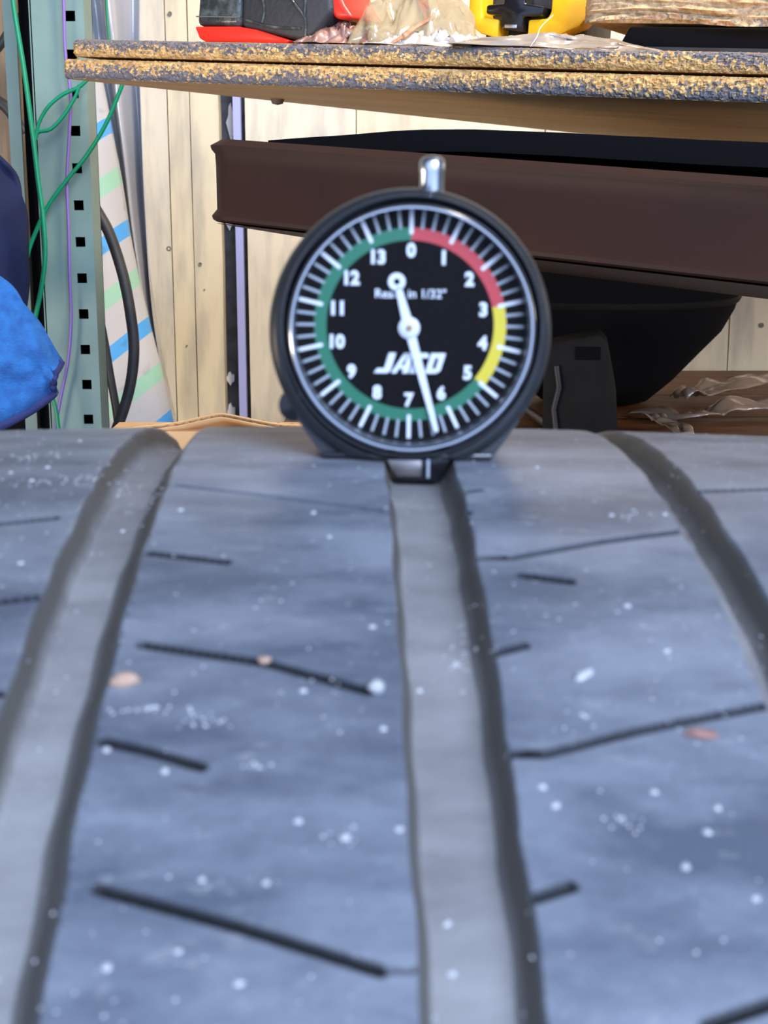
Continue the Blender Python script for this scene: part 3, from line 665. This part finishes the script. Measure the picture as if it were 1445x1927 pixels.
wire('black_cable', [(-40, 130), (0, 85), (25, 48), (60, 10)], .0045, black_rub, 'black cable crossing the far left edge near the top', 'cable', 1.4)
wire('black_cable', [(-40, 170), (0, 193), (20, 212), (45, 250)], .0055, black_rub, 'black cable end below the other one at the far left edge', 'cable', 1.4)

tag(MB().box(onY(-90, 400, 1.52).x, onY(27, 400, 1.52).x, 1.52, 1.60, 0, 2.2).build('wooden_stud', M('weathered_wood', (.26, .20, .14), .8, col2=(.12, .09, .065), scale=14, stretch=(8, 8, .8), bump=.4)), 'weathered brown wooden stud standing behind the far left post', 'post')
# blue microfibre cloth with navy hem
BY = 1.08
edge = [(-90, 430), (-20, 495), (30, 535), (62, 585), (92, 632), (116, 682)]
low = [(-110, 850), (-40, 815), (15, 792), (60, 768), (92, 745), (101, 735)]
E_ = spline([onY(*p, BY) for p in edge], 6); Lw = spline([onY(*p, BY) for p in low], 6); nE = len(E_)
def cl(u, v):
    i = int(u*(nE-1)); p = E_[i].lerp(Lw[i], v)
    return p+Vector((0, -.012*math.sin(v*3.1)+.006*nz(u*5, v*5, 2)-.02*(1-u), 0))
cloth = empty('blue_cloth', onY(20, 680, BY), 'bright blue microfibre cloth with navy hem hanging at the left edge', 'cloth')
def rel(fn, o): return lambda u, v: fn(u, v)-o
sheet('fabric', rel(cl, cloth.location), nE, 24, blue_cloth, cloth, .003)
hp_ = [cl(i/(nE-1), 1)-cloth.location for i in range(nE)]
MB().tube(hp_, .0045, 10).build('hem', navy, cloth, smooth=True)
MB().tube([cl(1, v/10)-cloth.location for v in range(0, 11)], .0028, 8).build('hem', navy, cloth, smooth=True)
wire('cloth', [(92, 690), (104, 684), (116, 680)], .0042, navy, 'tiny navy corner tab of the blue cloth', 'cloth', BY)
bpy.data.objects[-1] if False else None
for o in list(COL.objects):
    if o.name == 'cloth': o.parent = cloth; o.name = 'corner_tab'; o.matrix_parent_inverse = Matrix.Translation(-cloth.location); del o['category']
e1 = spline([onY(*p, 1.16) for p in ((-60, 270), (-10, 290), (22, 325), (38, 380), (46, 450), (50, 520), (46, 600))], 6)
e2 = spline([onY(*p, 1.16) for p in ((-160, 300), (-160, 340), (-160, 400), (-160, 450), (-160, 500), (-160, 560), (-160, 620))], 6)
sheetn = len(e1)
tag(sheet('navy_cloth', lambda u, v: e1[int(u*(sheetn-1))].lerp(e2[int(u*(sheetn-1))], v)+Vector((0, .012*math.sin(v*14+u*3)+.008*nz(u*6, v*6), 0)), sheetn, 30, navy_dark, None, .003), 'dark navy cloth hanging above and behind the bright blue cloth', 'cloth')
# dark clutter behind the post at lower left
tag(MB().box(onY(-120, 700, 1.42).x, onY(62, 700, 1.42).x, 1.42, 1.47, 0, onY(0, 470, 1.42).z).build('black_case', dark_in, bevel=.01, smooth=True), 'black case standing low behind the blue cloth', 'case')

# striped packing tube: white with green and blue slanting stripes
def striped():
    m = bpy.data.materials.new('striped_white_wrap'); m.use_nodes = True; nt = m.node_tree; b = nt.nodes['Principled BSDF']; L = nt.links.new; N = nt.nodes.new
    b.inputs['Roughness'].default_value = .4
    tc = N('ShaderNodeTexCoord'); dt = N('ShaderNodeVectorMath'); dt.operation = 'DOT_PRODUCT'; dt.inputs[1].default_value = (-.62, 0, .80)
    L(tc.outputs['Object'], dt.inputs[0])
    a = N('ShaderNodeMath'); a.operation = 'MULTIPLY'; a.inputs[1].default_value = 1/.091; L(dt.outputs['Value'], a.inputs[0])
    ad = N('ShaderNodeMath'); ad.operation = 'ADD'; ad.inputs[1].default_value = .61; L(a.outputs[0], ad.inputs[0])
    fr = N('ShaderNodeMath'); fr.operation = 'FRACT'; L(ad.outputs[0], fr.inputs[0])
    r = N('ShaderNodeValToRGB'); r.color_ramp.interpolation = 'CONSTANT'; e = r.color_ramp.elements
    wc = (.50, .50, .52, 1); e[0].position = 0; e[0].color = (.32, .58, .44, 1); e[1].position = .17; e[1].color = wc
    for p, c in ((.50, (.08, .36, .78, 1)), (.66, wc)): q = e.new(p); q.color = c
    L(fr.outputs[0], r.inputs[0])
    n = N('ShaderNodeTexNoise'); n.inputs['Scale'].default_value = 45; L(tc.outputs['Object'], n.inputs['Vector'])
    r2 = N('ShaderNodeValToRGB'); r2.color_ramp.elements[0].position = .62; r2.color_ramp.elements[1].position = .72; r2.color_ramp.elements[0].color = (1, 1, 1, 1); r2.color_ramp.elements[1].color = (.6, .58, .58, 1); L(n.outputs['Fac'], r2.inputs[0])
    mu = N('ShaderNodeMix'); mu.data_type = 'RGBA'; mu.blend_type = 'MULTIPLY'; mu.inputs[0].default_value = .6; L(r.outputs[0], mu.inputs[6]); L(r2.outputs[0], mu.inputs[7]); L(mu.outputs[2], b.inputs['Base Color'])
    return m
SY = 1.47
Rt = spline([onY(*p, SY) for p in ((160, 60), (182, 150), (205, 270), (240, 470), (272, 610), (300, 720), (330, 860), (350, 960))], 8)
nR = len(Rt); so = onY(200, 450, SY)
def tubefn(u, v):
    c = Rt[int(v*(nR-1))]; wdt = .034+.018*v; a = math.pi*(u-.5)*1.25
    return c-so+Vector((-wdt+wdt*math.sin(a), .03-.03*math.cos(a), 0))
st = sheet('striped_wrap', tubefn, 20, nR, striped(), None, .001); st.location = so
tag(st, 'curved white wrap with slanting green and blue stripes behind the steel post', 'wrap')
# grey translucent sheet
GY = 1.55
Lf = spline([onY(*p, GY) for p in ((120, -80), (158, 0), (180, 120), (215, 280), (248, 470), (280, 620), (310, 740), (345, 900))], 8)
Rg = spline([onY(*p, GY) for p in ((262, -80), (262, 0), (264, 120), (270, 280), (280, 470), (296, 620), (318, 740), (348, 900))], 8)
nG = len(Lf); go = onY(240, 400, GY)
sh = sheet('grey_sheet', lambda u, v: Lf[int(v*(nG-1))].lerp(Rg[int(v*(nG-1))], u)-go+Vector((0, .018*math.sin(u*9+v*2)+.006*nz(u*4, v*8), 0)), 26, nG, drape_film, None, .0008); sh.location = go
tag(sh, 'tall grey plastic sheet leaning on the wall planks', 'sheet')

# ---------------------------------------------------------------- things on the upper board
def on_board(px, b):                      # point on the board top, b metres behind the front edge, seen at pixel column px
    lo_, hi_ = -.2, LU+.2
    for _ in range(40):
        mid = (lo_+hi_)/2; p = bpnt(mid, b, TOPH); d = p-CAM
        dep = d.y*math.cos(PITCH)-d.z*math.sin(PITCH); x = 722.5+FPX*d.x/dep
        if x < px: lo_ = mid
        else: hi_ = mid
    return bpnt(lo_, b, TOPH), dep/FPX
def top_thing(name, px, b, label, cat, yaw=None):
    p, s_ = on_board(px, b); an = math.atan2(U.y, U.x) if yaw is None else yaw
    e = empty(name, p, label, cat, (0, -math.asin(U.z), an)); return e, s_/max(.5, math.cos(an))
# red and black cordless tool
t, s_ = top_thing('cordless_tool', 365, .012, 'black and red cordless power tool lying on the upper board', 'tool')
def lprism(poly, y0, y1, nm, mat, par, bev=.002):
    return MB().prism([(x*s_, z*s_) for x, z in poly], y0, y1).build(nm, mat, par, bevel=bev, smooth=True, seg=3)
lprism([(0, 26), (88, 26), (88, 120), (14, 120), (4, 95)], .002, .055, 'battery_end', grey_gl, t, .004)
MB().box(2*s_, 90*s_, .0005, .002, 40*s_, 42*s_).build('trim_line', chrome_r, t)
lprism([(90, 24), (175, 10), (205, 4), (228, 12), (262, 50), (250, 130), (90, 130)], .001, .058, 'grip_body', blk_grip, t, .004)
lprism([(0, 25), (10, 6), (22, 1), (178, 1), (185, 6), (120, 22), (86, 26)], .000, .060, 'red_sole', red_pl, t, .002)
lprism([(236, 110), (248, 60), (262, 40), (296, 42), (278, 62), (262, 90), (258, 125)], .004, .05, 'red_shell', red_pl, t, .003)
for pts in ([(118, 110), (135, 55), (132, 32)], [(158, 115), (185, 70), (212, 40), (214, 12)], [(214, 90), (212, 60), (212, 36)], [(100, 36), (150, 26), (205, 24)]):
    MB().tube(spline([(x*s_, .0005, z*s_) for x, z in pts]), .0009, 8).build('seam', grey_gl, t, smooth=True)
# clear crumpled bag, pink scrap
def crumple(name, px0, px1, b, hpx, mat, label, cat, seed, dp=.07, peak=.5, fine=1):
    p, s_ = on_board((px0+px1)/2, b); W = (px1-px0)*s_; ax = Vector((math.cos(math.atan2(U.y, U.x)*.5), math.sin(math.atan2(U.y, U.x)*.5), 0))
    ay = Vector((-ax.y, ax.x, 0))
    def fn(u, v):
        env = max(0, math.sin(math.pi*min(max(v, 0), 1)))**.6*max(0, math.sin(math.pi*u))**.5
        hh = hpx*s_*env*(.75+.6*nz(u*3, v*2, seed))+.012*env*fine*(.5-abs(nz(u*8*fine, v*5, seed+5))*2.2)-.005*env*abs(nz(u*22*fine, v*16, seed+9))
        return ax*((u-.5)*W+.008*nz(u*5, v*5, seed+2))+ay*((v-.5)*dp+.012*nz(u*6, v*4, seed+7))+Vector((0, 0, max(hh, .0006)+U.z*(u-.5)*W))
    o = sheet(name, fn, 70, 40, mat, None, .0003, smooth=True); o.location = p
    return tag(o, label, cat)
crumple('clear_bag', 680, 905, .06, 150, clear_film, 'crumpled clear plastic bag on the board between the red and yellow tools', 'bag', 3, .09)
crumple('clear_bag', 690, 960, .028, 26, film_mat('bright_film', (.75, .72, .66), .75, .1), 'flat shiny clear plastic wrapper along the board edge in front of the crumpled bag', 'bag', 15, .035)
crumple('pink_scrap', 560, 745, .022, 34, pink_film, 'dull pinkish brown plastic scrap beside the red and black tool', 'scrap', 21, .03)
crumple('foil_strip', 850, 1250, .026, 34, silver_film, 'long low silver brown foil strip in front of the yellow tool', 'foil', 31, .034, fine=.3)
# splinter and fibre
p0, s0 = on_board(735, .006); 
sp_ = MB().tube(spline([p0+Vector((0, 0, .001)), p0+Vector((25*s0, .0, 16*s0)), p0+Vector((45*s0, .004, 32*s0)), p0+Vector((82*s0, .004, 52*s0))]), [.0012]*8+[.0022]*8+[.0016]*8+[.0005], 6).build('wood_splinter', splint); tag(sp_, 'thin reddish wood splinter leaning on the clear wrapper', 'splinter')
p0, s0 = on_board(998, .004)
tag(MB().tube(spline([p0+Vector((0, 0, .0005)), p0+Vector((12*s0, .0, 20*s0)), p0+Vector((22*s0, .01, 40*s0)), p0+Vector((45*s0, .01, 62*s0))]), .00035, 6).build('white_fibre', fibre), 'fine white fibre standing at the board edge under the yellow tool', 'fibre')
# yellow tool
t, s_ = top_thing('yellow_tool', 875, .10, 'yellow tool frame with a black clip in its middle, on the board', 'tool')
def rp(poly, y0, y1, nm, mat, bev=.0015): return MB().prism([(x*s_, (z+4)*s_) for x, z in poly], y0, y1).build(nm, mat, t, bevel=bev, smooth=True)
rp([(0, 120), (0, 62), (12, 46), (24, 38), (56, 30), (56, 60), (26, 64), (24, 84), (24, 120)], .0, .02, 'yellow_frame', yel_pl)
rp([(108, 30), (160, 34), (178, 44), (196, 50), (206, 62), (206, 120), (146, 120), (146, 72), (140, 62), (108, 60)], .0, .02, 'yellow_frame', yel_pl)
rp([(62, 44), (102, 40), (100, 64), (134, 66), (136, 80), (102, 84), (100, 100), (66, 100), (64, 84), (34, 82), (34, 68), (62, 66)], -.002, .016, 'black_clip', gloss_black)
rp([(70, 46), (92, 46), (92, 52), (70, 52)], -.003, .0, 'clip_latch', chrome_r, .0004)
rp([(10, -2), (180, -2), (190, 30), (190, 118), (6, 118), (10, 30)], .021, .075, 'dark_body', blk_grip, .003)
rp([(30, 0), (150, 0), (140, 26), (34, 28)], .006, .0205, 'green_grey_base', M('green_grey', (.10, .14, .12), .5))
# chipboard offcut at top right with black case below, which also stands for its shadow
t, s_ = top_thing('chipboard_offcut', 1082, .052, 'rough pale chipboard offcut with torn layered edge, resting on the black case at top right', 'board')
nu, nv = 420, 26; V = []; av = []
for j in range(nv+1):
    f = j/nv
    for i in range(nu+1):
        x = i/nu*.26; lay = .004*nz(x*22, f*26+x*5, 9)+.002*nz(x*120, f*60, 2)
        endr = .012*max(0, 1-x/.01)**2
        V.append((x, lay+endr, .0195+.006*nz(x*12, 5)*(1-f)+f*.034)); av.append(-.1 if f > .15 else .25)
F = [(j*(nu+1)+i, j*(nu+1)+i+1, (j+1)*(nu+1)+i+1, (j+1)*(nu+1)+i) for j in range(nv) for i in range(nu)]
e = mesh_obj('torn_edge', V, F, chip_pale, t); aa = e.data.attributes.new('paint', 'FLOAT', 'POINT'); aa.data.foreach_set('value', np.array(av, dtype=np.float32))
MB().box(.001, .26, .012, .11, .021, .050).build('panel', chip_pale, t)
t2, s_ = top_thing('black_case', 1150, .062, 'flat black case lying under the chipboard offcut', 'case')
MB().prism([(0, 0), (.22, 0), (.22, .019), (.01, .019)], 0, .08).build('shell', dark_in, t2, bevel=.002, smooth=True)
MB().box(.02, .2, -.001, .001, .005, .007).build('seam', black_rub, t2)
